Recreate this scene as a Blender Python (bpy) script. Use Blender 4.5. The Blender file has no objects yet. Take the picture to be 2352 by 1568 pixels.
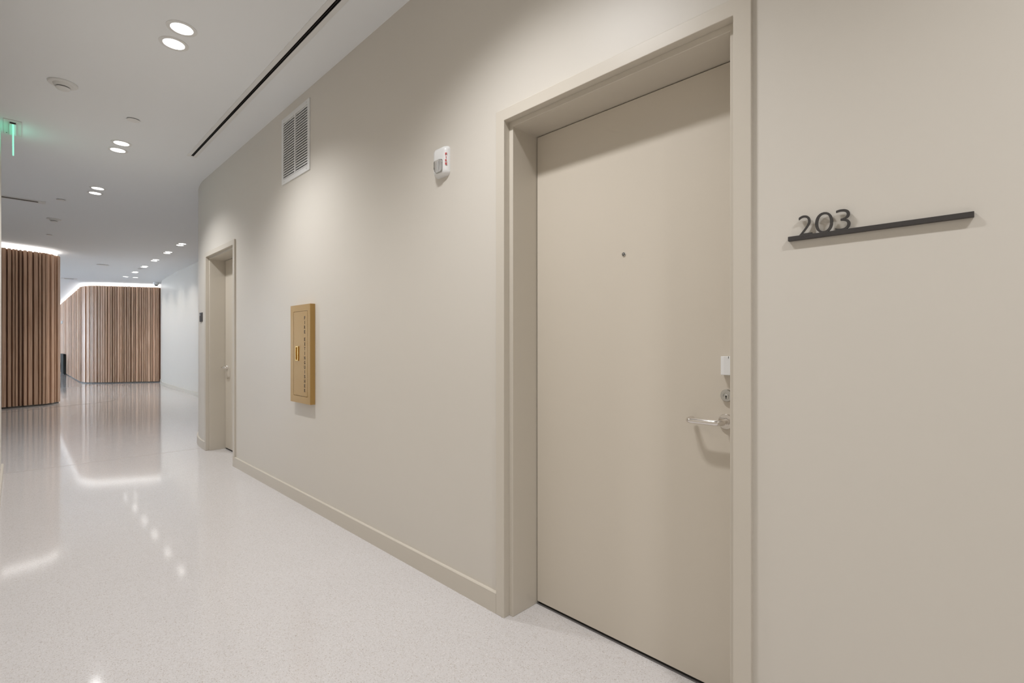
import bpy, bmesh, math, random
from mathutils import Vector, Matrix

random.seed(7)
scene = bpy.context.scene
COL = scene.collection
R = math.radians

# ------------------------------------------------------------------ camera
cam_data = bpy.data.cameras.new('camera')
cam_data.sensor_width = 36.0
cam_data.lens = 17.0
cam_data.shift_y = 6.0 / 2352.0
cam_data.clip_start = 0.02
cam_data.clip_end = 200
cam = bpy.data.objects.new('camera', cam_data)
COL.objects.link(cam)
cam.location = (0.0, 0.0, 1.18)
cam.rotation_euler = (R(90), 0, R(-45.746))
scene.camera = cam

# ------------------------------------------------------------------ world: overcast daylight outside the lobby glazing
world = bpy.data.worlds.new('world')
scene.world = world
world.use_nodes = True
wbg = world.node_tree.nodes['Background']
wbg.inputs[0].default_value = (0.74, 0.86, 1.0, 1)
wbg.inputs[1].default_value = 6.2

SPOT_W = 50.0          # each corridor downlight
LENS_E = 5.0           # luminance of the downlight lenses
COVE_E = 2.4           # luminance of the cove strips
scene.view_settings.view_transform = 'Standard'
scene.view_settings.look = 'None'
scene.view_settings.gamma = 1.0
scene.view_settings.use_curve_mapping = False
scene.view_settings.exposure = 0.19

# ------------------------------------------------------------------ material helpers
def mat(name, col, rough=0.5, metal=0.0, spec=0.5, emit=None, estr=0.0, var=0.0, vscale=3.0,
        bump=0.0, bscale=200.0, trans=0.0, ior=1.45, coat=0.0):
    m = bpy.data.materials.new(name)
    m.use_nodes = True
    nt = m.node_tree
    b = nt.nodes['Principled BSDF']
    b.inputs['Base Color'].default_value = (*col, 1)
    b.inputs['Roughness'].default_value = rough
    b.inputs['Metallic'].default_value = metal
    b.inputs['Specular IOR Level'].default_value = spec
    b.inputs['IOR'].default_value = ior
    b.inputs['Transmission Weight'].default_value = trans
    b.inputs['Coat Weight'].default_value = coat
    if emit:
        b.inputs['Emission Color'].default_value = (*emit, 1)
        b.inputs['Emission Strength'].default_value = estr
    geo = nt.nodes.new('ShaderNodeNewGeometry')
    if var > 0:
        n = nt.nodes.new('ShaderNodeTexNoise'); n.inputs['Scale'].default_value = vscale
        n.inputs['Detail'].default_value = 3
        nt.links.new(geo.outputs['Position'], n.inputs['Vector'])
        mx = nt.nodes.new('ShaderNodeMix'); mx.data_type = 'RGBA'
        mx.inputs[6].default_value = (*[c * (1 - var) for c in col], 1)
        mx.inputs[7].default_value = (*[min(1, c * (1 + var)) for c in col], 1)
        nt.links.new(n.outputs['Fac'], mx.inputs[0])
        nt.links.new(mx.outputs[2], b.inputs['Base Color'])
    if bump > 0:
        n2 = nt.nodes.new('ShaderNodeTexNoise'); n2.inputs['Scale'].default_value = bscale
        nt.links.new(geo.outputs['Position'], n2.inputs['Vector'])
        bp = nt.nodes.new('ShaderNodeBump'); bp.inputs['Strength'].default_value = bump
        bp.inputs['Distance'].default_value = 0.001
        nt.links.new(n2.outputs['Fac'], bp.inputs['Height'])
        nt.links.new(bp.outputs['Normal'], b.inputs['Normal'])
    return m

def wood_mat(name):
    m = bpy.data.materials.new(name); m.use_nodes = True
    nt = m.node_tree; L = nt.links
    b = nt.nodes['Principled BSDF']
    b.inputs['Roughness'].default_value = 0.32
    oi = nt.nodes.new('ShaderNodeObjectInfo')
    tc = nt.nodes.new('ShaderNodeNewGeometry')
    mp = nt.nodes.new('ShaderNodeMapping'); mp.inputs['Scale'].default_value = (70, 70, 2.2)
    L.new(tc.outputs['Position'], mp.inputs['Vector'])
    off = nt.nodes.new('ShaderNodeCombineXYZ')
    mul = nt.nodes.new('ShaderNodeMath'); mul.operation = 'MULTIPLY'; mul.inputs[1].default_value = 40
    L.new(oi.outputs['Random'], mul.inputs[0]); L.new(mul.outputs[0], off.inputs[2])
    add = nt.nodes.new('ShaderNodeVectorMath'); add.operation = 'ADD'
    L.new(mp.outputs[0], add.inputs[0]); L.new(off.outputs[0], add.inputs[1])
    n = nt.nodes.new('ShaderNodeTexNoise'); n.inputs['Scale'].default_value = 1.0; n.inputs['Detail'].default_value = 5
    L.new(add.outputs[0], n.inputs['Vector'])
    ramp = nt.nodes.new('ShaderNodeValToRGB')
    ramp.color_ramp.elements[0].position = 0.3; ramp.color_ramp.elements[0].color = (0.52, 0.315, 0.205, 1)
    ramp.color_ramp.elements[1].position = 0.72; ramp.color_ramp.elements[1].color = (0.80, 0.56, 0.405, 1)
    L.new(n.outputs['Fac'], ramp.inputs[0])
    hs = nt.nodes.new('ShaderNodeHueSaturation')
    mr = nt.nodes.new('ShaderNodeMapRange'); mr.inputs[3].default_value = 0.78; mr.inputs[4].default_value = 1.22
    L.new(oi.outputs['Random'], mr.inputs[0]); L.new(mr.outputs[0], hs.inputs['Value'])
    L.new(ramp.outputs[0], hs.inputs['Color'])
    L.new(hs.outputs[0], b.inputs['Base Color'])
    return m

def terrazzo_mat(name):
    m = bpy.data.materials.new(name); m.use_nodes = True
    nt = m.node_tree; L = nt.links
    b = nt.nodes['Principled BSDF']
    b.inputs['Roughness'].default_value = 0.075
    b.inputs['Specular IOR Level'].default_value = 0.24
    geo = nt.nodes.new('ShaderNodeNewGeometry')
    base = nt.nodes.new('ShaderNodeTexNoise'); base.inputs['Scale'].default_value = 2.5; base.inputs['Detail'].default_value = 2
    L.new(geo.outputs['Position'], base.inputs['Vector'])
    m0 = nt.nodes.new('ShaderNodeMix'); m0.data_type = 'RGBA'
    m0.inputs[6].default_value = (0.61, 0.585, 0.575, 1); m0.inputs[7].default_value = (0.65, 0.625, 0.615, 1)
    L.new(base.outputs['Fac'], m0.inputs[0])
    last = m0.outputs[2]
    # chips: three sizes of voronoi cells, only some of the cells coloured
    for scale, keep, dark, light, rad in ((150, 0.55, (0.53, 0.49, 0.465), (0.70, 0.675, 0.665), 0.46),
                                          (290, 0.55, (0.48, 0.445, 0.42), (0.71, 0.685, 0.675), 0.46),
                                          (110, 0.10, (0.42, 0.37, 0.33), (0.57, 0.51, 0.46), 0.25),
                                          (200, 0.06, (0.31, 0.28, 0.26), (0.50, 0.43, 0.37), 0.28)):
        v = nt.nodes.new('ShaderNodeTexVoronoi'); v.inputs['Scale'].default_value = scale
        L.new(geo.outputs['Position'], v.inputs['Vector'])
        sep = nt.nodes.new('ShaderNodeSeparateColor'); L.new(v.outputs['Color'], sep.inputs[0])
        near = nt.nodes.new('ShaderNodeMath'); near.operation = 'LESS_THAN'; near.inputs[1].default_value = rad
        L.new(v.outputs['Distance'], near.inputs[0])
        sel = nt.nodes.new('ShaderNodeMath'); sel.operation = 'LESS_THAN'; sel.inputs[1].default_value = keep
        L.new(sep.outputs[0], sel.inputs[0])
        f = nt.nodes.new('ShaderNodeMath'); f.operation = 'MULTIPLY'
        L.new(near.outputs[0], f.inputs[0]); L.new(sel.outputs[0], f.inputs[1])
        cc = nt.nodes.new('ShaderNodeMix'); cc.data_type = 'RGBA'
        cc.inputs[6].default_value = (*dark, 1); cc.inputs[7].default_value = (*light, 1)
        L.new(sep.outputs[1], cc.inputs[0])
        mm = nt.nodes.new('ShaderNodeMix'); mm.data_type = 'RGBA'
        L.new(f.outputs[0], mm.inputs[0]); L.new(last, mm.inputs[6]); L.new(cc.outputs[2], mm.inputs[7])
        last = mm.outputs[2]
    L.new(last, b.inputs['Base Color'])
    return m

M = {}
M['paint'] = mat('warm_grey_wall_paint', (0.685, 0.645, 0.58), 0.42, var=0.012, vscale=1.5, bump=0.015, bscale=350)
M['trim'] = mat('warm_grey_trim_enamel', (0.635, 0.585, 0.505), 0.34)
M['leaf'] = mat('door_leaf_enamel', (0.65, 0.59, 0.50), 0.40, var=0.01, vscale=2)
M['ceiling'] = mat('matte_white_ceiling_paint', (0.88, 0.90, 0.92), 0.75, var=0.008, vscale=1.2)
M['white'] = mat('white_painted_metal', (0.80, 0.80, 0.79), 0.4)
M['plastic'] = mat('white_plastic', (0.80, 0.80, 0.79), 0.32)
M['wood'] = wood_mat('oiled_oak_slats')
M['backing'] = mat('dark_stained_backing', (0.20, 0.105, 0.065), 0.6, var=0.1, vscale=8)
M['floor'] = terrazzo_mat('polished_pale_terrazzo')
M['zinc'] = mat('zinc_divider', (0.11, 0.105, 0.10), 0.55)
M['zinc_pale'] = mat('pale_divider', (0.56, 0.52, 0.50), 0.3, metal=0.2)
M['black'] = mat('black_parts_and_hole_shade', (0.012, 0.012, 0.013), 0.6)
M['charcoal'] = mat('charcoal_sign_metal', (0.052, 0.047, 0.045), 0.45, var=0.06, vscale=60)
M['signgrey'] = mat('sign_print_grey', (0.30, 0.31, 0.33), 0.5)
M['gold'] = mat('satin_gold_paint', (0.46, 0.285, 0.095), 0.36, metal=0.3, var=0.03, vscale=10)
M['brass'] = mat('polished_brass', (0.62, 0.38, 0.10), 0.22, metal=1.0)
M['ink'] = mat('black_lettering_ink', (0.016, 0.010, 0.010), 0.5)
M['red'] = mat('red_lettering_ink', (0.62, 0.045, 0.04), 0.5)
M['chrome'] = mat('polished_stainless', (0.78, 0.75, 0.72), 0.10, metal=1.0)
M['satin'] = mat('satin_stainless', (0.58, 0.58, 0.56), 0.30, metal=1.0)
M['threshold'] = mat('grey_threshold_strip', (0.16, 0.15, 0.145), 0.5)
M['black_paint'] = mat('black_painted_plenum', (0.03, 0.03, 0.03), 0.6)
M['galv'] = mat('galvanised_duct', (0.45, 0.45, 0.45), 0.5, metal=0.3)
M['rubber'] = mat('black_rubber', (0.02, 0.02, 0.02), 0.7)
M['lens'] = mat('lit_downlight_lens', (0.9, 0.9, 0.9), 0.5, emit=(1.0, 0.98, 0.95), estr=LENS_E)
M['cove'] = mat('cove_light_strip', (0.9, 0.9, 0.9), 0.5, emit=(1.0, 0.985, 0.96), estr=COVE_E)
M['green'] = mat('edge_lit_green_acrylic', (0.35, 0.85, 0.65), 0.15, emit=(0.30, 0.95, 0.68), estr=0.8)
M['strobe'] = mat('clear_strobe_lens', (0.98, 0.98, 0.98), 0.03, trans=1.0, ior=1.18)
M['reflector'] = mat('strobe_reflector', (0.88, 0.88, 0.87), 0.35, metal=0.6)
M['glass'] = mat('window_glass', (0.95, 0.98, 1.0), 0.0, trans=1.0, ior=1.01)
M['alu'] = mat('window_aluminium', (0.35, 0.36, 0.37), 0.35, metal=0.8)
M['outer'] = mat('light_block_plaster', (0.25, 0.24, 0.22), 0.8)

# ------------------------------------------------------------------ mesh helpers
def link(name, me, m, parent=None, loc=None):
    o = bpy.data.objects.new(name, me)
    COL.objects.link(o)
    if m is not None and len(me.materials) == 0:
        me.materials.append(m)
    if parent is not None:
        o.parent = parent
    if loc is not None:
        o.location = loc
    return o

def obj(name, bm, m, parent=None, smooth=False, bevel=0.0, seg=2, loc=None):
    me = bpy.data.meshes.new(name)
    bmesh.ops.recalc_face_normals(bm, faces=bm.faces[:])
    bm.to_mesh(me); bm.free()
    o = link(name, me, m, parent, loc)
    if smooth:
        for p in me.polygons: p.use_smooth = True
        me.set_sharp_from_angle(angle=R(35))
    if bevel > 0:
        md = o.modifiers.new('bevel', 'BEVEL'); md.width = bevel; md.segments = seg
        md.limit_method = 'ANGLE'; md.angle_limit = R(40)
    return o

def box(bm, x0, x1, y0, y1, z0, z1):
    v = [bm.verts.new(p) for p in ((x0,y0,z0),(x1,y0,z0),(x1,y1,z0),(x0,y1,z0),(x0,y0,z1),(x1,y0,z1),(x1,y1,z1),(x0,y1,z1))]
    for f in ((3,2,1,0),(4,5,6,7),(0,1,5,4),(1,2,6,5),(2,3,7,6),(3,0,4,7)):
        bm.faces.new([v[i] for i in f])

def boxes(*bs):
    bm = bmesh.new()
    for b in bs: box(bm, *b)
    return bm

def prism(bm, pts2, axis, a0, a1):
    """extrude closed 2D polygon along axis; 'x': pts are (y,z); 'z': pts are (x,y); 'y': pts are (x,z)"""
    def P(p, a):
        return {'x': (a, p[0], p[1]), 'z': (p[0], p[1], a), 'y': (p[0], a, p[1])}[axis]
    lo = [bm.verts.new(P(p, a0)) for p in pts2]; hi = [bm.verts.new(P(p, a1)) for p in pts2]
    n = len(pts2)
    bm.faces.new(lo[::-1]); bm.faces.new(hi)
    for i in range(n):
        j = (i + 1) % n
        bm.faces.new((lo[i], lo[j], hi[j], hi[i]))

def lathe(bm, prof, center=(0,0,0), axis='z', n=32, cap=True):
    """prof: list of (r, h). axis '-z' hangs down, '-x' points to -x."""
    rings = []
    c = Vector(center)
    for r, h in prof:
        ring = []
        for k in range(n):
            a = 2 * math.pi * k / n
            u, w = r * math.cos(a), r * math.sin(a)
            p = {'z': (u, w, h), '-z': (u, -w, -h), '-x': (-h, u, w), 'x': (h, u, w)}[axis]
            ring.append(bm.verts.new(c + Vector(p)))
        rings.append(ring)
    for a, b in zip(rings, rings[1:]):
        for k in range(n):
            j = (k + 1) % n
            bm.faces.new((a[k], a[j], b[j], b[k]))
    if cap:
        bm.faces.new(rings[0][::-1]); bm.faces.new(rings[-1])

def tube(bm, path, r, n=16):
    path = [Vector(p) for p in path]
    rings = []
    up = Vector((0, 0, 1))
    for i, p in enumerate(path):
        d = (path[min(i + 1, len(path) - 1)] - path[max(i - 1, 0)]).normalized()
        s = d.cross(up)
        if s.length < 1e-4: s = Vector((1, 0, 0))
        s.normalize(); t = s.cross(d).normalized()
        rr = r[i] if isinstance(r, (list, tuple)) else r
        rings.append([bm.verts.new(p + rr * (math.cos(2*math.pi*k/n) * s + math.sin(2*math.pi*k/n) * t)) for k in range(n)])
    for a, b in zip(rings, rings[1:]):
        for k in range(n):
            j = (k + 1) % n
            bm.faces.new((a[k], a[j], b[j], b[k]))
    bm.faces.new(rings[0][::-1]); bm.faces.new(rings[-1])

def fillet(pts, r, n=8):
    """round the inner corners of a 3D polyline"""
    pts = [Vector(p) for p in pts]; out = [pts[0]]
    for i in range(1, len(pts) - 1):
        a, b, c = pts[i-1], pts[i], pts[i+1]
        p0 = b + (a - b).normalized() * r; p1 = b + (c - b).normalized() * r
        for k in range(n + 1):
            t = k / n
            out.append((1-t)**2 * p0 + 2*t*(1-t) * b + t*t * p1)
    out.append(pts[-1])
    return out

def rrect(cx, cy, w, h, r, n=8):
    out = []
    for sx, sy, a0 in ((1,1,0),(-1,1,90),(-1,-1,180),(1,-1,270)):
        for k in range(n + 1):
            a = R(a0 + 90 * k / n)
            out.append((cx + sx*(w/2 - r) + r*math.cos(a), cy + sy*(h/2 - r) + r*math.sin(a)))
    return out

def text_mesh(ch, height, depth, width=None, bold=0.0):
    """mesh of one string; lower-left at 0,0; x right, y up, z towards the reader"""
    cu = bpy.data.curves.new('txt', 'FONT'); cu.body = ch; cu.size = 1.0
    cu.offset = bold
    cu.extrude = 0.1; cu.resolution_u = 6
    o = bpy.data.objects.new('txt', cu); COL.objects.link(o)
    bpy.context.view_layer.update()
    me = bpy.data.meshes.new_from_object(o.evaluated_get(bpy.context.evaluated_depsgraph_get()))
    bpy.data.objects.remove(o); bpy.data.curves.remove(cu)
    xs = [v.co.x for v in me.vertices]; ys = [v.co.y for v in me.vertices]
    x0, x1, y0, y1 = min(xs), max(xs), min(ys), max(ys)
    s = height / (y1 - y0)
    sx = s if width is None else width / (x1 - x0)
    for v in me.vertices:
        v.co = ((v.co.x - x0) * sx, (v.co.y - y0) * s, v.co.z / 0.1 * depth / 2)
    return me, (x1 - x0) * sx

# reader's right is -Y, up is +Z, towards the reader is -X
WALLM = Matrix(((0, 0, -1, 0), (-1, 0, 0, 0), (0, 1, 0, 0), (0, 0, 0, 1)))

def add_text(bm, ch, height, depth, M4, width=None, bold=0.0):
    me, w = text_mesh(ch, height, depth, width, bold)
    me.transform(M4)
    bm.from_mesh(me)
    bpy.data.meshes.remove(me)
    return w

def tag(o, label, cat=None, group=None, kind=None):
    o['label'] = label
    if cat: o['category'] = cat
    if group: o['group'] = group
    if kind: o['kind'] = kind
    return o

def empty(name, loc, label, cat, group=None, kind=None, rz=0.0):
    o = bpy.data.objects.new(name, None); COL.objects.link(o)
    o.location = loc; o.rotation_euler = (0, 0, rz); o.empty_display_size = 0.1
    return tag(o, label, cat, group, kind)

def copy_tree(o, parent=None):
    c = o.copy(); COL.objects.link(c); c.parent = parent
    for ch in list(o.children):
        copy_tree(ch, c)
    return c

# ------------------------------------------------------------------ key dimensions
H = 3.03                 # ceiling
XW = 1.480               # right wall surface
XF = 1.466               # face of door casings and baseboards
XL = -0.091              # left wall surface
HEAD = 2.142
DOORS = [(0.525, 1.477), (5.208, 6.160)]     # clear opening between the casings
BB_H = 0.092

# ------------------------------------------------------------------ floor and ceiling
fl = obj('floor', boxes((-7.2, 5.1, -5.1, 34.1, -0.15, 0.0)), M['floor'])
tag(fl, 'polished pale speckled terrazzo floor of the corridor and lobby', 'floor', kind='structure')

def strip_path(name, pts, w, m, z=0.0012):
    bm = bmesh.new()
    P = [Vector((x, y, 0)) for x, y in pts]
    L_, R_ = [], []
    for i, p in enumerate(P):
        d = (P[min(i+1, len(P)-1)] - P[max(i-1, 0)]).normalized()
        s = Vector((-d.y, d.x, 0)) * w / 2
        L_.append((bm.verts.new(p + s + Vector((0,0,z))), bm.verts.new(p + s - Vector((0,0,0.01)))))
        R_.append((bm.verts.new(p - s + Vector((0,0,z))), bm.verts.new(p - s - Vector((0,0,0.01)))))
    for i in range(len(P) - 1):
        bm.faces.new((L_[i][0], L_[i+1][0], R_[i+1][0], R_[i][0]))
        bm.faces.new((L_[i][0], L_[i][1], L_[i+1][1], L_[i+1][0]))
        bm.faces.new((R_[i][0], R_[i][1], R_[i+1][1], R_[i+1][0]))
    return obj(name, bm, m, fl)

corner = fillet([(1.41, 17.6, 0), (1.50, 12.98, 0), (-0.2, 12.05, 0)], 0.40, 12)
strip_path('divider_strip', [(p.x, p.y) for p in corner], 0.010, M['zinc'])
strip_path('divider_strip', [(XL + 0.01, 6.39), (0.85, 6.365), (1.46, 6.35)], 0.006, M['zinc_pale'], 0.0008)

HOLES = [(1.199, 1.221, -1.17, 5.56), (-0.42, 0.205, 8.81 - 0.0315, 8.81 + 0.0315), (0.955, 1.15, 18.5 - 0.0546, 18.5 + 0.0546)]
def slab_with_holes(x0, x1, y0, y1, z0, z1, holes):
    xs = sorted({x0, x1} | {h[0] for h in holes} | {h[1] for h in holes})
    ys = sorted({y0, y1} | {h[2] for h in holes} | {h[3] for h in holes})
    nx, ny = len(xs) - 1, len(ys) - 1
    def solid(i, j):
        if not (0 <= i < nx and 0 <= j < ny): return False
        x, y = (xs[i] + xs[i+1]) / 2, (ys[j] + ys[j+1]) / 2
        return not any(h[0] < x < h[1] and h[2] < y < h[3] for h in holes)
    bm = bmesh.new()
    V = {(i, j, k): bm.verts.new((x, y, z)) for i, x in enumerate(xs) for j, y in enumerate(ys) for k, z in enumerate((z0, z1))}
    for i in range(nx):
        for j in range(ny):
            if not solid(i, j): continue
            bm.faces.new((V[i,j,0], V[i,j+1,0], V[i+1,j+1,0], V[i+1,j,0])); bm.faces.new((V[i,j,1], V[i+1,j,1], V[i+1,j+1,1], V[i,j+1,1]))
            if not solid(i-1, j): bm.faces.new((V[i,j,0], V[i,j,1], V[i,j+1,1], V[i,j+1,0]))
            if not solid(i+1, j): bm.faces.new((V[i+1,j,0], V[i+1,j+1,0], V[i+1,j+1,1], V[i+1,j,1]))
            if not solid(i, j-1): bm.faces.new((V[i,j,0], V[i+1,j,0], V[i+1,j,1], V[i,j,1]))
            if not solid(i, j+1): bm.faces.new((V[i,j+1,0], V[i,j+1,1], V[i+1,j+1,1], V[i+1,j+1,0]))
    return bm
def open_box(x0, x1, y0, y1, z0, z1, t=0.002):
    """plenum: four sides and a lid, open below"""
    return boxes((x0, x0+t, y0, y1, z0, z1), (x1-t, x1, y0, y1, z0, z1), (x0+t, x1-t, y0, y0+t, z0, z1), (x0+t, x1-t, y1-t, y1, z0, z1), (x0, x1, y0, y1, z1, z1+t))
ce = obj('ceiling', slab_with_holes(-7.2, 5.1, -5.1, 34.1, H, H + 0.15, HOLES), M['ceiling'])
tag(ce, 'smooth white painted ceiling', 'ceiling', kind='structure')

# ------------------------------------------------------------------ right wall: straight run with two door openings, then an S-curve
def arc(cx, cy, r, a0, a1, n):
    return [(cx + r*math.cos(R(a0 + (a1-a0)*k/n)), cy + r*math.sin(R(a0 + (a1-a0)*k/n))) for k in range(n + 1)]

YC = 6.25
curve = []
for k in range(1, 25):                                  # leaves the corridor line
    t = R(40 * k / 24); curve.append((XW + 2.5*(1-math.cos(t)), YC + 2.5*math.sin(t)))
x1, y1 = curve[-1]
for k in range(1, 17):                                  # swings back parallel
    t = R(40 * (1 - k/16)); curve.append((x1 + 3.4*((math.cos(t)) - math.cos(R(40))), y1 + 3.4*(math.sin(R(40)) - math.sin(t))))
x2, y2 = curve[-1]
tail = [(x2, 12.4), (x2 + 0.005, 14.4), (x2 + 0.05, 16.0), (x2 + 0.11, 17.1), (x2 + 0.28, 18.3), (x2 + 0.40, 19.0)]
GY0, GY1, GZ0, GZ1 = 3.467 + 0.03, 3.985 - 0.03, 2.437 + 0.03, 2.952 - 0.03
path = [(XW, -5.0), (XW, DOORS[0][0] - 0.03), (XW, DOORS[0][1] + 0.03), (XW, GY0), (XW, GY1), (XW, DOORS[1][0] - 0.03), (XW, DOORS[1][1] + 0.03)]
path += [(XW, YC)] + curve + tail

def wall_from_path(path, thick, skip):
    """thickened vertical wall; over the door openings only the part above the head"""
    bm = bmesh.new()
    P = [Vector((x, y)) for x, y in path]
    off = []
    for i, p in enumerate(P):
        d = (P[min(i+1, len(P)-1)] - P[max(i-1, 0)]).normalized()
        off.append(p + Vector((d.y, -d.x)) * thick)
    def seg(i, z0, z1, top=False):
        q = [P[i], P[i+1], off[i+1], off[i]]
        lo = [bm.verts.new((v.x, v.y, z0)) for v in q]; hi = [bm.verts.new((v.x, v.y, z1)) for v in q]
        bm.faces.new((lo[0], lo[1], hi[1], hi[0])); bm.faces.new((lo[2], lo[3], hi[3], hi[2]))
        if z0 > 0: bm.faces.new(lo[::-1])
        if top: bm.faces.new(hi)
        if i == 0 or i in skip or i - 1 in skip: bm.faces.new((lo[3], lo[0], hi[0], hi[3]))
        if i == len(P)-2 or i in skip or i + 1 in skip: bm.faces.new((lo[1], lo[2], hi[2], hi[1]))
    for i in range(len(P) - 1):
        if i == 3: seg(i, 0.0, GZ0, True); seg(i, GZ1, H)
        elif i in skip: seg(i, HEAD + 0.03, H)
        else: seg(i, 0.0, H)
    bmesh.ops.remove_doubles(bm, verts=bm.verts[:], dist=0.0005)
    return bm
wr = obj('wall_right', wall_from_path(path, 0.26, (1, 3, 5)), M['paint'], smooth=True)
tag(wr, 'warm grey painted corridor wall that curves away past the second door', 'wall', kind='structure')

def baseboard(name, pts, label, side=1):
    """closed profile 14 mm thick with a small eased top, swept along pts; side: +1 = room lies to the left of travel"""
    prof = [(0.0, 0.0), (0.014, 0.0), (0.014, BB_H - 0.004), (0.011, BB_H), (0.0, BB_H)]
    bm = bmesh.new(); P = [Vector(p) for p in pts]; rings = []
    for i, p in enumerate(P):
        d = (P[min(i+1, len(P)-1)] - P[max(i-1, 0)]).normalized()
        nrm = Vector((-d.y, d.x)) * side
        rings.append([bm.verts.new((p.x + nrm.x*u, p.y + nrm.y*u, z)) for u, z in prof])
    for a, b in zip(rings, rings[1:]):
        for k in range(5):
            j = (k + 1) % 5
            bm.faces.new((a[k], a[j], b[j], b[k]))
    bm.faces.new(rings[0][::-1]); bm.faces.new(rings[-1])
    o = obj(name, bm, M['trim'], smooth=True)
    return tag(o, label, 'baseboard', kind='structure')
CAS = 0.05
d1, d2 = DOORS
baseboard('baseboard_right', [(XW, d1[1] + CAS), (XW, d2[0] - CAS)], 'warm grey baseboard between the two doors')
baseboard('baseboard_near', [(XW, -5.0), (XW, d1[0] - CAS)], 'warm grey baseboard below the room number sign')
baseboard('baseboard_curve', [(XW, d2[1] + CAS)] + [(XW, YC)] + curve + tail[:-1], 'warm grey baseboard along the curved wall past the second door')

# ------------------------------------------------------------------ left wall, closing walls, lobby glazing
wl = obj('wall_left', boxes((-0.30, XL, -5.0, 6.40, 0, H)), M['paint'])
tag(wl, 'warm grey corridor wall opposite the doors, ending at the lobby', 'wall', kind='structure')
baseboard('baseboard_left', [(XL, 6.40), (XL, -5.0)], 'baseboard on the corridor wall opposite the doors')
o = obj('wall_lobby', boxes((-7.0, -0.30, 6.20, 6.40, 0, H)), M['paint']); tag(o, 'lobby wall returning from the corridor corner', 'wall', kind='structure')
o = obj('wall_back', boxes((-0.30, XW + 0.26, -5.1, -5.0, 0, H)), M['paint']); tag(o, 'end wall of the corridor behind the viewer', 'wall', kind='structure')
o = obj('wall_outer_light_block', boxes((5.0, 5.1, -5.1, 34.0, 0, H), (XW + 0.26, 5.0, -5.1, -5.0, 0, H)), M['outer']); tag(o, 'unseen wall added to keep the rooms behind the corridor doors dark', 'wall', kind='structure')  # unseen, added so no sky light shows through the door gaps
o = obj('wall_far', boxes((-7.0, 5.0, 34.0, 34.1, 0, H)), M['paint']); tag(o, 'far end wall of the lobby', 'wall', kind='structure')
# window wall of the lobby: sill, head, piers, glazed frames
o = obj('wall_window', boxes((-7.1, -7.0, 6.2, 16.0, 0, H), (-7.1, -7.0, 33.0, 34.0, 0, H), (-7.1, -7.0, 16.0, 33.0, 0, 0.15), (-7.1, -7.0, 16.0, 33.0, 2.9, H)), M['paint'])
tag(o, 'lobby wall around the tall windows', 'wall', kind='structure')
nwin = 7
for k in range(nwin):
    ya = 16.0 + 17.0 * k / nwin; yb = 16.0 + 17.0 * (k + 1) / nwin
    w = obj('window_%d_offscreen' % (k + 1), boxes((-7.09, -7.01, ya, ya+0.05, 0.15, 2.9), (-7.09, -7.01, yb-0.05, yb, 0.15, 2.9),
                                         (-7.09, -7.01, ya+0.05, yb-0.05, 0.15, 0.2), (-7.09, -7.01, ya+0.05, yb-0.05, 2.85, 2.9)), M['alu'])
    tag(w, 'tall aluminium framed lobby window', 'window', 'lobby windows', 'structure')
    obj('pane', boxes((-7.053, -7.047, ya+0.05, yb-0.05, 0.2, 2.85)), M['glass'], w)

# ------------------------------------------------------------------ slatted wood walls
def resample(pts):
    P = [Vector((x, y)) for x, y in pts]
    L = [0.0]
    for a, b in zip(P, P[1:]): L.append(L[-1] + (b - a).length)
    def at(s):
        for i in range(len(P) - 1):
            if s <= L[i+1] or i == len(P) - 2:
                t = (s - L[i]) / max(1e-9, L[i+1] - L[i])
                d = (P[i+1] - P[i]).normalized()
                return P[i] + (P[i+1] - P[i]) * t, d
    return at, L[-1]

ZS0, ZS1 = 0.030, 2.935
slat_meshes = {}
def slat_mesh(w, dp):
    key = (w, dp)
    if key not in slat_meshes:
        bm = bmesh.new(); e = 0.003
        prism(bm, [(-w/2, 0), (w/2, 0), (w/2, dp - e), (w/2 - e, dp), (-w/2 + e, dp), (-w/2, dp - e)], 'z', ZS0, ZS1)
        me = bpy.data.meshes.new('slat'); bmesh.ops.recalc_face_normals(bm, faces=bm.faces[:]); bm.to_mesh(me); bm.free()
        me.materials.append(M['wood']); slat_meshes[key] = me
    return slat_meshes[key]

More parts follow.
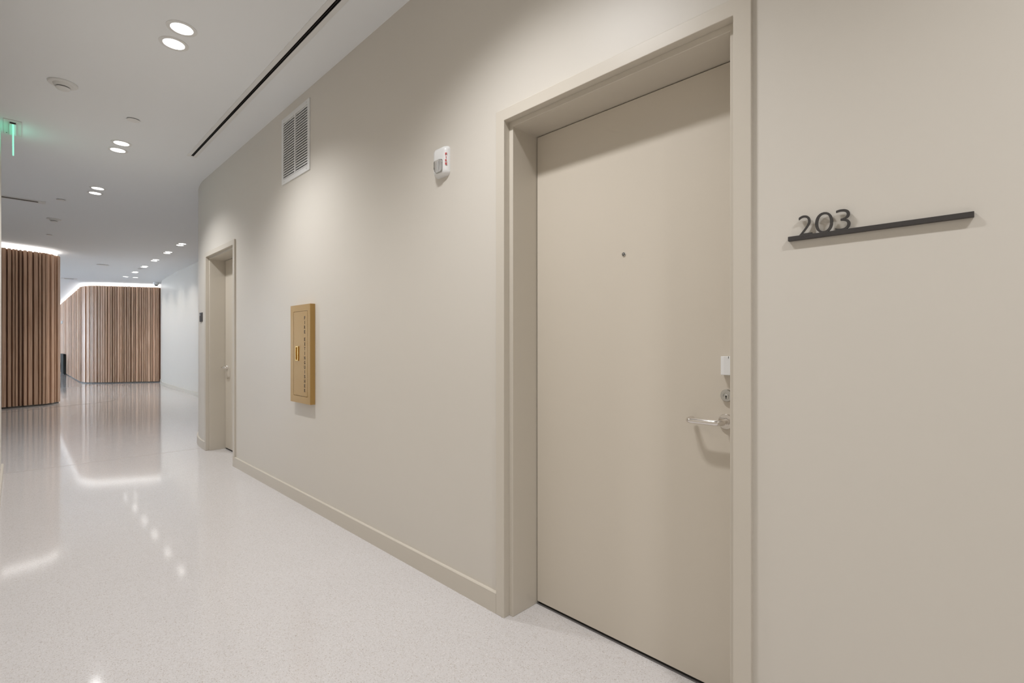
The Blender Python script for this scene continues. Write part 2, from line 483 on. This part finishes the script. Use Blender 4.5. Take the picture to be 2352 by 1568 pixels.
def slat_wall(name, pts, label, side, s_from, s_to, cove_label):
    """pts: line of the backing surface; side +1 = room to the left of travel"""
    at, Ltot = resample(pts)
    # backing board, dark, with thickness
    bm = bmesh.new(); n = int(Ltot / 0.05); rows = []
    for k in range(n + 1):
        p, d = at(Ltot * k / n); nr = Vector((-d.y, d.x)) * side
        q = p - nr * 0.05
        rows.append([bm.verts.new((p.x, p.y, 0.0)), bm.verts.new((p.x, p.y, 2.925)), bm.verts.new((q.x, q.y, 2.925)), bm.verts.new((q.x, q.y, 0.0))])
    for a, b in zip(rows, rows[1:]):
        for k in range(4):
            j = (k + 1) % 4; bm.faces.new((a[k], a[j], b[j], b[k]))
    bm.faces.new(rows[0][::-1]); bm.faces.new(rows[-1])
    root = obj(name, bm, M['backing'], smooth=True)
    tag(root, label, 'wall', kind='structure')
    # recessed toe strip
    bm = bmesh.new(); rows = []
    for k in range(n + 1):
        p, d = at(Ltot * k / n); nr = Vector((-d.y, d.x)) * side
        a_, b_ = p, p + nr * 0.022
        rows.append([bm.verts.new((a_.x, a_.y, 0.0)), bm.verts.new((b_.x, b_.y, 0.0)), bm.verts.new((b_.x, b_.y, ZS0 + 0.001)), bm.verts.new((a_.x, a_.y, ZS0 + 0.001))])
    for a, b in zip(rows, rows[1:]):
        for k in range(4):
            j = (k + 1) % 4; bm.faces.new((a[k], a[j], b[j], b[k]))
    bm.faces.new(rows[0][::-1]); bm.faces.new(rows[-1])
    obj('toe_strip', bm, M['zinc'], root, smooth=True)
    s = s_from
    rnd = random.Random(3)
    while s < s_to:
        w = rnd.choice((0.030, 0.030, 0.042, 0.042, 0.056))
        dp = rnd.choice((0.022, 0.034, 0.034, 0.048, 0.048))
        g = rnd.choice((0.010, 0.014, 0.014, 0.024))
        p, d = at(s + w / 2); nr = Vector((-d.y, d.x)) * side
        o = link('slat', slat_mesh(w, dp), None, root)
        ax = Vector((nr.y, -nr.x))
        o.rotation_euler = (0, 0, math.atan2(ax.y, ax.x)); o.location = (p.x, p.y, 0)
        s += w + g
    # cove light: a lit strip set back above the slats, up to the ceiling
    bm = bmesh.new(); rows = []
    for k in range(n + 1):
        p, d = at(Ltot * k / n); nr = Vector((-d.y, d.x)) * side
        a_, b_ = p + nr * 0.004, p - nr * 0.03
        rows.append([bm.verts.new((a_.x, a_.y, 2.930)), bm.verts.new((a_.x, a_.y, H)), bm.verts.new((b_.x, b_.y, H)), bm.verts.new((b_.x, b_.y, 2.930))])
    for a, b in zip(rows, rows[1:]):
        for k in range(4):
            j = (k + 1) % 4; bm.faces.new((a[k], a[j], b[j], b[k]))
    bm.faces.new(rows[0][::-1]); bm.faces.new(rows[-1])
    c = obj('cove_light', bm, M['cove'], smooth=True)
    tag(c, cove_label, 'light')
    return root

# rounded end of the middle wall
cx, cy, rr = 0.10, 13.39, 0.485
th = math.atan(0.28)
a0 = math.degrees(-math.pi/2 + th)
mid = arc(cx, cy, rr, a0, 90 + math.degrees(th), 40)
dirn = Vector((math.cos(th), math.sin(th)))
first = Vector(mid[0]) - dirn * 2.6; last = Vector(mid[-1]) - dirn * 2.6
mid = [tuple(first)] + mid + [tuple(last)]
slat_wall('wall_middle', mid, 'rounded end of a wall clad in vertical brown wood slats', -1, 1.6, 2.6 + rr*math.pi + 0.4,
          'bright cove light strip above the rounded slatted wall end')
# far core: side running along the lobby, rounded corner, slanted face towards the corridor
fc = fillet([(1.42, 33.5, 0), (1.42, 19.22, 0), (3.20, 18.24, 0)], 0.62, 14)
slat_wall('wall_core', [(p.x, p.y) for p in fc], 'wide wall of vertical brown wood slats at the far end of the corridor', -1, 1.0, 99 if False else 16.1,
          'bright cove light strip above the far slatted wall')

# ------------------------------------------------------------------ doors
def u_ring(bm, y0, y1, zh, w, x0, x1):
    """casing around an opening: inner edges y0,y1,zh, width w, from x0 to x1"""
    prism(bm, [(y0, 0), (y0, zh), (y1, zh), (y1, 0), (y1 + w, 0), (y1 + w, zh + w), (y0 - w, zh + w), (y0 - w, 0)], 'x', x0, x1)

def build_door(name, y0, y1, latch_low, label, near):
    s = 0.021
    t = empty(name, (XF, (y0 + y1) / 2, 0), label, 'door', kind='structure')
    inv = Matrix.Translation(-t.location)
    def part(n, bm, m, parent=t, **k):
        bmesh.ops.transform(bm, matrix=inv, verts=bm.verts[:])
        return obj(n, bm, m, parent, **k)
    bm = bmesh.new(); u_ring(bm, y0, y1, HEAD, CAS, XF, 1.5005); part('casing', bm, M['trim'], bevel=0.002)
    bm = bmesh.new(); u_ring(bm, y0 + s, y1 - s, HEAD - s, CAS + s, 1.5, 1.735); part('jamb', bm, M['trim'], bevel=0.002)
    XD = 1.655
    g = 0.0035
    leaf = part('leaf', boxes((XD, XD + 0.045, y0 + s + g, y1 - s - g, 0.014, HEAD - s - g)), M['leaf'], bevel=0.0015)
    part('threshold', boxes((XD - 0.001, XD + 0.05, y0 + s, y1 - s, 0.0, 0.003)), M['threshold'])
    part('door_sweep', boxes((XD + 0.010, XD + 0.035, y0 + s + g, y1 - s - g, 0.003, 0.018)), M['rubber'])
    # hardware on the latch side; sg = direction in which the lever points
    yl = y0 + 0.087 if latch_low else y1 - 0.087
    sg = 1 if latch_low else -1
    zl = 0.922
    bm = bmesh.new(); lathe(bm, [(0.026, 0), (0.026, 0.007), (0.024, 0.010), (0.013, 0.0105), (0.012, 0.014)], (XD, yl, zl), '-x', 40)
    lever_rose = part('lever_rose', bm, M['chrome'], leaf, smooth=True)
    pth = fillet([(XD - 0.002, yl, zl), (XD - 0.058, yl, zl), (XD - 0.058, yl + sg * 0.112, zl - 0.001), (XD - 0.016, yl + sg * 0.112, zl - 0.001)], 0.022, 8)
    bm = bmesh.new(); tube(bm, pth, 0.0098, 20)
    part('lever', bm, M['chrome'], leaf, smooth=True)
    if near:
        bm = bmesh.new(); lathe(bm, [(0.0205, 0), (0.0205, 0.008), (0.0185, 0.0115), (0.0100, 0.0115), (0.0095, 0.0095)], (XD, yl - 0.002, 1.009), '-x', 40)
        part('deadbolt_collar', bm, M['satin'], leaf, smooth=True)
        bm = bmesh.new(); lathe(bm, [(0.0085, 0.008), (0.0085, 0.0125), (0.0078, 0.0132)], (XD, yl - 0.002, 1.005), '-x', 28)
        part('key_plug', bm, M['satin'], leaf, smooth=True)
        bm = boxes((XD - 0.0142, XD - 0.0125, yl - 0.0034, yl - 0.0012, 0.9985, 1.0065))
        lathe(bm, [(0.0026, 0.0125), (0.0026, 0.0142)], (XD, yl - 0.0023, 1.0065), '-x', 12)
        part('painted_keyhole', bm, M['black'], leaf)  # raised black piece paints the dark inside of the key opening
        # white sensor cover
        bm = bmesh.new()
        prism(bm, [(1.6325, 0.0), (1.6285, 0.012), (1.6275, 0.032), (1.6285, 0.052), (1.6325, 0.064), (XD, 0.064), (XD, 0.0)], 'z', 1.078, 1.1395)
        bmesh.ops.translate(bm, verts=bm.verts[:], vec=(0, yl - 0.052, 0))
        c = part('sensor_cover', bm, M['plastic'], leaf, bevel=0.0015)
        c['label'] = 'white plastic lock sensor cover'
        bm = boxes((1.6272, 1.6285, yl - 0.0160, yl - 0.0145, 1.133, 1.1395)); part('notch', bm, M['black'], leaf)
        # peephole
        yp, zp = 1.003, 1.53
        bm = bmesh.new(); lathe(bm, [(0.0078, 0), (0.0078, 0.0025), (0.0064, 0.0042), (0.0054, 0.0042)], (XD, yp, zp), '-x', 28)
        pv = part('peephole', bm, M['satin'], leaf, smooth=True)
        bm = bmesh.new(); lathe(bm, [(0.0057, 0.003), (0.0057, 0.0048), (0.003, 0.0052)], (XD, yp, zp), '-x', 24); part('peephole_barrel', bm, M['black'], leaf, smooth=True)
        bm = bmesh.new(); lathe(bm, [(0.0030, 0.0048), (0.0030, 0.0055), (0.0012, 0.0062)], (XD, yp, zp), '-x', 20); part('peephole_lens', bm, M['satin'], leaf, smooth=True)
    return t

build_door('door_1', *DOORS[0], True, 'wide beige apartment door with lever, deadbolt and peephole beside the 203 sign', True)
build_door('door_2', *DOORS[1], False, 'beige door with chrome lever deep in its frame past the extinguisher cabinet', False)

# ------------------------------------------------------------------ 203 sign
t = empty('room_number_sign', (XW, 0.2, 1.460), 'dark metal 203 room number on a long thin bar beside the apartment door', 'sign')
def tpart(t, n, bm, m, **k):
    bmesh.ops.transform(bm, matrix=Matrix.Translation(-t.location), verts=bm.verts[:])
    return obj(n, bm, m, t, **k)
tpart(t, 'bar', boxes((1.468, XW, 0.014, 0.381, 1.460, 1.472)), M['charcoal'], bevel=0.0006)
for ch, ya, yb in (('2', 0.356, 0.324), ('0', 0.317, 0.277), ('3', 0.272, 0.240)):
    bm = bmesh.new()
    add_text(bm, ch, 0.054, 0.006, Matrix.Translation((1.4715, ya, 1.4695)) @ WALLM, width=ya - yb, bold=-0.016)
    tpart(t, 'digit', bm, M['charcoal'])
bm = bmesh.new()       # row of braille on the bar: number sign, 2, 0, 3
cells = [((1,0),(1,1),(1,2),(0,2)), ((0,0),(0,1)), ((1,0),(0,1),(1,1)), ((0,0),(1,0))]
for k, cell in enumerate(cells):
    for u, v in cell:
        lathe(bm, [(0.0007, 0), (0.0005, 0.0004), (0.0002, 0.0006)], (1.468, 0.350 - k*0.0058 - u*0.0022, 1.4690 - v*0.0022), '-x', 8)
tpart(t, 'braille', bm, M['charcoal'], smooth=True)

# ------------------------------------------------------------------ extinguisher cabinet
XC = 1.444; cy0, cy1, cz0, cz1 = 3.388, 3.734, 0.752, 1.4655
t = empty('extinguisher_cabinet', (XW, (cy0+cy1)/2, cz0), 'gold metal fire extinguisher cabinet with black vertical lettering on the corridor wall', 'cabinet')
dy0, dy1, dz0, dz1 = 3.434, 3.678, 0.802, 1.419
bm = bmesh.new()
prism(bm, [(cy0, cz0), (cy1, cz0), (cy1, cz1), (cy0, cz1)], 'x', XC + 0.012, XW)
tpart(t, 'body', bm, M['gold'])
bm = boxes((XC, XC + 0.012, cy0, dy0, cz0, cz1), (XC, XC + 0.012, dy1, cy1, cz0, cz1), (XC, XC + 0.012, dy0, dy1, cz0, dz0), (XC, XC + 0.012, dy0, dy1, dz1, cz1))
tpart(t, 'face_frame', bm, M['gold'])
dr = tpart(t, 'cabinet_door', boxes((XC + 0.0008, XC + 0.006, dy0 + 0.0035, dy1 - 0.0022, dz0 + 0.003, dz1 - 0.0022)), M['gold'])
kn = 46
for k in range(kn):
    z = dz0 + (dz1 - dz0) * (k + 0.5) / kn
    bm = boxes((XC - 0.0016, XC + 0.004, dy0 - 0.0032, dy0 + 0.0040, z - 0.0034, z + 0.0034))
    bmesh.ops.transform(bm, matrix=Matrix.Translation(-t.location), verts=bm.verts[:])
    obj('hinge_knuckle', bm, M['gold'], dr)
bm = bmesh.new(); fw = 0.007; hy0, hy1, hz0, hz1 = 3.583, 3.630, 1.058, 1.164
prism(bm, [(hy0, hz0), (hy1, hz0), (hy1, hz0 + fw), (hy0, hz0 + fw)], 'x', XC - 0.006, XC + 0.002)
box(bm, XC - 0.006, XC + 0.002, hy0, hy1, hz1 - fw, hz1); box(bm, XC - 0.006, XC + 0.002, hy0, hy0 + fw, hz0 + fw, hz1 - fw); box(bm, XC - 0.006, XC + 0.002, hy1 - fw, hy1, hz0 + fw, hz1 - fw)
bmesh.ops.remove_doubles(bm, verts=bm.verts[:], dist=1e-5)
hp = tpart(t, 'pull_plate', bm, M['brass'])
hp.parent = t
tpart(t, 'pull_recess', boxes((XC - 0.0005, XC + 0.001, hy0 + fw, hy1 - fw, hz0 + fw, hz1 - fw)), M['brass'])
word = 'FIRE EXTINGUISHER'
zt = 1.3805; pitch = 0.0333
for ch in word:
    if ch == ' ':
        zt -= 0.021; continue
    wd = 0.0052 if ch == 'I' else 0.0185
    bm = bmesh.new(); add_text(bm, ch, 0.0245, 0.0008, Matrix.Translation((XC + 0.0004, 3.480 + wd/2, zt - 0.0245)) @ WALLM, width=wd, bold=0.018 if ch != 'I' else 0.0)
    tpart(t, 'letter', bm, M['ink'])['label'] = 'black letter ' + ch
    zt -= pitch

# ------------------------------------------------------------------ fire strobe
sy0, sy1, sz0, sz1 = 1.863, 1.972, 2.006, 2.150
t = empty('fire_strobe', (XW, (sy0+sy1)/2, sz0), 'white wall strobe with clear flash lens and red FIRE letters', 'fire alarm')
bm = bmesh.new()
yc, zc, w, h = (sy0+sy1)/2, (sz0+sz1)/2, sy1-sy0, sz1-sz0
layers = [(XW, w, h, 0.020), (XW - 0.006, w, h, 0.020), (XW - 0.018, w - 0.008, h - 0.006, 0.022), (XW - 0.027, w - 0.024, h - 0.018, 0.020), (XW - 0.030, w - 0.040, h - 0.034, 0.016)]
prev = None
for x, ww, hh, rad in layers:
    ring = [bm.verts.new((x, a, b)) for a, b in rrect(yc, zc, ww, hh, rad)]
    if prev:
        for k in range(len(ring)):
            j = (k + 1) % len(ring); bm.faces.new((prev[k], prev[j], ring[j], ring[k]))
    else: bm.faces.new(ring)
    prev = ring
bm.faces.new(prev)
body = tpart(t, 'housing', bm, M['plastic'], smooth=True)
ly, lz, lw, lh = 1.912, 2.052, 0.050, 0.060
bm = bmesh.new(); prism(bm, rrect(ly, lz, lw + 0.005, lh + 0.005, 0.012), 'x', XW - 0.0315, XW - 0.02); tpart(t, 'lens_gasket', bm, M['satin'])
bm = bmesh.new(); prism(bm, rrect(ly, lz, lw - 0.004, lh - 0.006, 0.01), 'x', XW - 0.0345, XW - 0.0312); tpart(t, 'reflector', bm, M['reflector'])
bm = bmesh.new(); lathe(bm, [(0.004, -0.02), (0.004, 0.02)], (0, 0, 0), 'z', 12)
bmesh.ops.translate(bm, verts=bm.verts[:], vec=(XW - 0.038, ly, lz)); tpart(t, 'flash_tube', bm, M['plastic'], smooth=True)
bm = bmesh.new(); prev = None
for x, k in ((XW - 0.0312, 1.0), (XW - 0.042, 0.96), (XW - 0.050, 0.72), (XW - 0.053, 0.45)):
    ring = [bm.verts.new((x, a, b)) for a, b in rrect(ly, lz, lw * k, lh * k, 0.012 * k, 4)]
    if prev:
        for q in range(len(ring)):
            j = (q + 1) % len(ring); bm.faces.new((prev[q], prev[j], ring[j], ring[q]))
    else: bm.faces.new(ring)
    prev = ring
bm.faces.new(prev); tpart(t, 'flash_lens', bm, M['strobe'])
# letters stand on the sloping right flank of the housing
fl_rot = Matrix.Rotation(R(42), 4, 'Z')
for k, ch in enumerate('FIRE'):
    wd = 0.0024 if ch == 'I' else 0.0088
    Mx = Matrix.Translation((XW - 0.0224, sy0 + 0.0038, 2.0985 - k * 0.0158)) @ fl_rot @ WALLM @ Matrix.Translation((-wd/2, 0, 0))
    bm = bmesh.new(); add_text(bm, ch, 0.0100, 0.0030, Mx, width=wd, bold=0.012 if ch != 'I' else 0)
    tpart(t, 'letter', bm, M['red'])['label'] = 'red letter ' + ch

# ------------------------------------------------------------------ return air grille
gy0, gy1, gz0, gz1 = 3.467, 3.985, 2.437, 2.952
t = empty('air_grille', (XW, (gy0+gy1)/2, gz0), 'square white louvred return air grille high on the corridor wall', 'air vent')
fwd = 0.034; XG = XW - 0.008
e_ = 0.002
tpart(t, 'duct', boxes((XW + 0.001, XW + 0.24, GY0, GY0 + e_, GZ0, GZ1), (XW + 0.001, XW + 0.24, GY1 - e_, GY1, GZ0, GZ1), (XW + 0.001, XW + 0.24, GY0 + e_, GY1 - e_, GZ0, GZ0 + e_),
                       (XW + 0.001, XW + 0.24, GY0 + e_, GY1 - e_, GZ1 - e_, GZ1), (XW + 0.24, XW + 0.243, GY0, GY1, GZ0, GZ1)), M['galv'])
bm = bmesh.new(); prism(bm, [(gy0, gz0), (gy1, gz0), (gy1, gz0 + fwd), (gy0, gz0 + fwd)], 'x', XG, XW)
box(bm, XG, XW, gy0, gy1, gz1 - fwd, gz1); box(bm, XG, XW, gy0, gy0 + fwd, gz0 + fwd, gz1 - fwd); box(bm, XG, XW, gy1 - fwd, gy1, gz0 + fwd, gz1 - fwd)
bmesh.ops.remove_doubles(bm, verts=bm.verts[:], dist=1e-5)
tpart(t, 'frame', bm, M['white'])
ym = (gy0 + gy1) / 2
tpart(t, 'mullion', boxes((XG - 0.0005, XW, ym - 0.007, ym + 0.007, gz0 + fwd, gz1 - fwd)), M['white'])
nb = 23; zi0, zi1 = gz0 + fwd, gz1 - fwd
bm = bmesh.new(); Lh = ym - 0.007 - (gy0 + fwd)
prism(bm, [(-0.0060, 0.0), (-0.0048, 0.0), (0.0012, 0.0168), (0.0, 0.0168)], 'y', 0, Lh)
bme = bpy.data.meshes.new('louvre'); bmesh.ops.recalc_face_normals(bm, faces=bm.faces[:]); bm.to_mesh(bme); bm.free(); bme.materials.append(M['white'])
for k in range(nb):
    z = zi0 + (zi1 - zi0) * (k + 0.1) / nb
    for ya in (gy0 + fwd, ym + 0.007):
        o = link('louvre', bme, None, t); o.location = Vector((XW - 0.0025 + 0.0005, ya, z)) - t.location
for ya in (gy0 + 0.05, gy1 - 0.05):
    for z in (gz0 + 0.017, gz1 - 0.017):
        bm = bmesh.new(); lathe(bm, [(0.004, 0), (0.0035, 0.0015)], (XG, ya, z), '-x', 12); tpart(t, 'screw', bm, M['satin'], smooth=True)

# ------------------------------------------------------------------ small plaque past the second door
px_ = XW + 2.5 - math.sqrt(2.5**2 - (6.40 - YC)**2)
t = empty('door_plaque', (px_ + 0.002, 6.405, 1.436), 'small dark square plaque beside the far door frame', 'sign')
tpart(t, 'plate', boxes((px_ - 0.008, px_ + 0.004, 6.345, 6.465, 1.436, 1.540)), M['charcoal'], bevel=0.001)
bm = bmesh.new(); prism(bm, [(6.415, 1.505), (6.458, 1.505), (6.458, 1.528), (6.43, 1.528)], 'x', px_ - 0.0086, px_ - 0.007)
tpart(t, 'print', bm, M['signgrey'])

# ------------------------------------------------------------------ downlights
def make_downlight(x, y, label, group, watts, col=(0.985, 0.985, 1.0), tail=''):
    t = empty('downlight' + tail, (x, y, H), label, 'ceiling light', group)
    bm = bmesh.new(); lathe(bm, [(0.056, 0.0), (0.0565, 0.0035), (0.066, 0.0045), (0.0765, 0.003), (0.0775, 0.0)], (0,0,0), '-z', 40, cap=False)
    obj('trim_ring', bm, M['white'], t, smooth=True)
    bm = bmesh.new(); lathe(bm, [(0.0562, 0.0), (0.0562, 0.0025), (0.050, 0.0030)], (0,0,0), '-z', 40)
    obj('lens', bm, M['lens'], t, smooth=True)
    ld = bpy.data.lights.new('lamp' + tail, 'SPOT'); ld.energy = watts; ld.color = col
    ld.spot_size = R(130); ld.spot_blend = 1.0; ld.shadow_soft_size = 0.05
    lo = bpy.data.objects.new('lamp' + tail, ld); COL.objects.link(lo); lo.parent = t; lo.location = (0, 0, -0.05)
    return t
pairs = [((3.366, 3.571), 'pair beside the slot diffuser before the smoke detector'),
         ((5.686, 5.911), 'pair between exit sign and slot diffuser end'),
         ((7.532, 7.794), 'pair between exit sign and short slot vent'),
         ((1.20, 1.41), 'pair above the corridor in front of the apartment door'),
         ((-0.95, -0.74), 'pair above the corridor before the room number sign'),
         ((-3.1, -2.9), 'pair close to the corridor end wall')]
for ys, where in pairs:
    for y in ys:
        make_downlight(0.68, y, 'round recessed downlight of the ' + where, 'downlight ' + where, SPOT_W, tail='_offscreen' if y < 2.0 else '')
nth = ['fifth', 'fourth', 'third', 'second', 'first']
for (ya, yb), w_ in zip(((10.578, 10.765), (11.717, 11.889), (12.985, 13.189), (14.251, 14.442), (15.543, 15.709)), nth):
    for y in (ya, yb):
        make_downlight(2.145, y, 'round recessed downlight in the %s lengthwise pair from the far slatted wall' % w_, w_ + ' lengthwise downlight pair from the far slatted wall', SPOT_W * 0.48, (1.0, 0.965, 0.92))
make_downlight(2.107, 16.85, 'lone round downlight before the far slatted wall, on the lobby side', 'ceiling light', SPOT_W * 0.48, (1.0, 0.965, 0.92)).pop('group', None)
make_downlight(2.32, 16.85, 'lone round downlight before the far slatted wall, on the curved wall side', 'ceiling light', SPOT_W * 0.48, (1.0, 0.965, 0.92)).pop('group', None)

# ------------------------------------------------------------------ linear slot diffuser beside the right wall
t = empty('slot_diffuser', (1.2095, 2.3, H), 'long white linear slot diffuser with a black slot along the corridor ceiling', 'air vent')
for ya, yb in ((-1.2, 1.1), (1.103, 4.30), (4.303, 5.592)):
    tpart(t, 'flange', boxes((1.170, 1.199, ya, yb, H - 0.005, H + 0.001)), M['white'], bevel=0.0008)
    tpart(t, 'flange', boxes((1.221, 1.249, ya, yb, H - 0.005, H + 0.001)), M['white'], bevel=0.0008)
tpart(t, 'plenum', open_box(1.199, 1.221, -1.17, 5.56, H - 0.003, H + 0.15), M['black_paint'])
tpart(t, 'end_cap', boxes((1.199, 1.221, -1.2, -1.17, H - 0.005, H + 0.001)), M['white'])
tpart(t, 'slot_blade', boxes((1.2085, 1.2105, -1.17, 5.56, H - 0.0035, H + 0.03)), M['charcoal'])
tpart(t, 'end_cap', boxes((1.199, 1.221, 5.56, 5.592, H - 0.005, H + 0.001)), M['white'])

def short_slot(x0, x1, y, label, w=0.05):
    t = empty('ceiling_slot_vent', ((x0+x1)/2, y, H), label, 'air vent')
    e = 0.07
    tpart(t, 'frame', boxes((x0 - e, x1 + e, y - w, y - w*0.42, H - 0.004, H + 0.001), (x0 - e, x1 + e, y + w*0.42, y + w, H - 0.004, H + 0.001),
                            (x0 - e, x0, y - w*0.42, y + w*0.42, H - 0.004, H + 0.001), (x1, x1 + e, y - w*0.42, y + w*0.42, H - 0.004, H + 0.001)), M['white'])
    tpart(t, 'plenum', open_box(x0, x1, y - w*0.42, y + w*0.42, H - 0.002, H + 0.15), M['black_paint'])
    for k in (-0.16, 0.16):
        tpart(t, 'blade', boxes((x0, x1, y + w*k - 0.002, y + w*k + 0.002, H - 0.0035, H + 0.02)), M['satin'])
short_slot(-0.42, 0.205, 8.81, 'short white slot vent with twin dark gaps crossing the ceiling beyond the exit sign', 0.075)
short_slot(0.955, 1.15, 18.5, 'short dark slot vent in the ceiling beside the far slatted wall', 0.13)

# ------------------------------------------------------------------ smoke detectors, cover plates, camera dome
def smoke(x, y, label):
    t = empty('smoke_detector', (x, y, H), label, 'smoke detector')
    bm = bmesh.new(); lathe(bm, [(0.082, 0), (0.082, 0.006), (0.078, 0.010), (0.056, 0.011), (0.050, 0.024), (0.046, 0.027), (0.036, 0.027)], (0,0,0), '-z', 40)
    obj('base', bm, M['plastic'], t, smooth=True)
    bm = bmesh.new(); lathe(bm, [(0.036, 0.027), (0.036, 0.033)], (0,0,0), '-z', 32); obj('sensor_screen', bm, M['black'], t, smooth=True)  # dark insect screen of the sensing chamber
    bm = bmesh.new(); lathe(bm, [(0.040, 0.032), (0.041, 0.036), (0.034, 0.043), (0.020, 0.046)], (0,0,0), '-z', 40)
    obj('cap', bm, M['plastic'], t, smooth=True)
smoke(0.234, 4.68, 'white smoke detector with stepped cap in the corridor before the exit sign')
smoke(0.396, 9.85, 'white smoke detector between the short slot vent and the rounded slatted wall')

def cover(x, y, r, label):
    t = empty('sprinkler_cover', (x, y, H), label, 'cover plate')
    bm = bmesh.new(); lathe(bm, [(r*0.7, 0), (r*0.7, 0.007)], (0,0,0), '-z', 36); obj('neck', bm, M['plastic'], t, smooth=True)
    bm = bmesh.new(); lathe(bm, [(r, 0.006), (r, 0.0075), (r*0.9, 0.0085)], (0,0,0), '-z', 36); obj('plate', bm, M['plastic'], t, smooth=True)
cover(0.677, 5.02, 0.045, 'round white sprinkler cover plate between the downlights beside the slot diffuser')
cover(0.405, 8.46, 0.045, 'round white sprinkler cover plate beside the short slot vent')
cover(0.401, 11.32, 0.045, 'round white sprinkler cover plate just before the rounded slatted wall')
cover(2.128, 14.85, 0.05, 'round white sprinkler cover plate between the far pairs of downlights')
cover(1.415, 14.72, 0.115, 'large flush round white cover plate in the ceiling before the far slatted wall')

t = empty('dome_camera', (2.94, 17.75, H), 'small white dome security camera at the corner above the far slatted wall', 'camera')
bm = bmesh.new(); lathe(bm, [(0.075, 0), (0.075, 0.035), (0.066, 0.062), (0.05, 0.078)], (0,0,0), '-z', 32); obj('mount', bm, M['plastic'], t, smooth=True)
bm = bmesh.new(); lathe(bm, [(0.049, 0.076), (0.046, 0.088), (0.034, 0.100), (0.018, 0.107), (0.004, 0.109)], (0,0,0), '-z', 32); obj('dome', bm, M['black'], t, smooth=True)

# ------------------------------------------------------------------ exit sign seen edge-on
t = empty('exit_sign', (-0.018, 5.94, H), 'edge-lit green acrylic exit sign hanging from a white ceiling plate, seen edge-on', 'exit sign')
tpart(t, 'canopy', boxes((-0.072, 0.036, 5.735, 6.14, H - 0.006, H)), M['white'], bevel=0.001)
tpart(t, 'holder', boxes((-0.038, -0.0215, 5.79, 6.10, H - 0.018, H - 0.005), (-0.0085, 0.004, 5.79, 6.10, H - 0.018, H - 0.005), (-0.0215, -0.0085, 5.79, 5.797, H - 0.018, H - 0.005)), M['white'])
tpart(t, 'holder_end', boxes((-0.034, 0.000, 5.786, 5.79, H - 0.016, H - 0.005)), M['black'])
tpart(t, 'acrylic_panel', boxes((-0.020, -0.010, 5.80, 6.11, 2.836, H - 0.006)), M['green'], bevel=0.001)
bm = bmesh.new(); lathe(bm, [(0.004, 0), (0.004, 0.002)], (-0.055, 6.09, H - 0.006), '-z', 12); tpart(t, 'test_button', bm, M['black'])

# ------------------------------------------------------------------ lobby furniture seen through the gap beside the rounded wall
t = empty('lounge_chair', (1.12, 24.6, 0), 'black shell chair with chrome foot behind the rounded slatted wall', 'chair')
bm = bmesh.new(); prev = None
for k in range(9):
    z = 0.10 + 0.62 * k / 8; wv = 0.20 * math.sin(math.pi * min(1, (k + 1.2) / 9)) ** 0.5
    ring = [bm.verts.new((0.02 * math.sin(k) * 0 + 1.00 + wv * math.cos(a) * 0.9, 24.6 + wv * math.sin(a) * 1.2, z)) for a in [2*math.pi*q/20 for q in range(20)]]
    if prev:
        for q in range(20):
            j = (q + 1) % 20; bm.faces.new((prev[q], prev[j], ring[j], ring[q]))
    else: bm.faces.new(ring[::-1])
    prev = ring
bm.faces.new(prev)
tpart(t, 'shell', bm, M['rubber'], smooth=True)
bm = bmesh.new(); lathe(bm, [(0.20, 0.0), (0.20, 0.012), (0.05, 0.03), (0.03, 0.11)], (1.00, 24.6, 0), 'z', 28); tpart(t, 'foot', bm, M['chrome'], smooth=True)
t = empty('console_cabinet', (1.33, 26.35, 0), 'slim black console standing against the side of the far slatted wall', 'cabinet')
tpart(t, 'body', boxes((1.285, 1.358, 25.52, 27.18, 0.03, 0.77)), M['rubber'])
tpart(t, 'top', boxes((1.278, 1.358, 25.50, 27.20, 0.77, 0.79)), M['black'])
tpart(t, 'plinth', boxes((1.30, 1.358, 25.55, 27.15, 0.0, 0.03)), M['black'])
t = empty('wall_strobe', (1.372, 27.8, 2.03), 'tiny white wall fixture on the side of the far slatted wall', 'fire alarm')
tpart(t, 'housing', boxes((1.34, 1.375, 27.6, 27.9, 2.03, 2.16)), M['plastic'], bevel=0.01)
tpart(t, 'lens', boxes((1.325, 1.345, 27.68, 27.82, 2.05, 2.10)), M['reflector'])
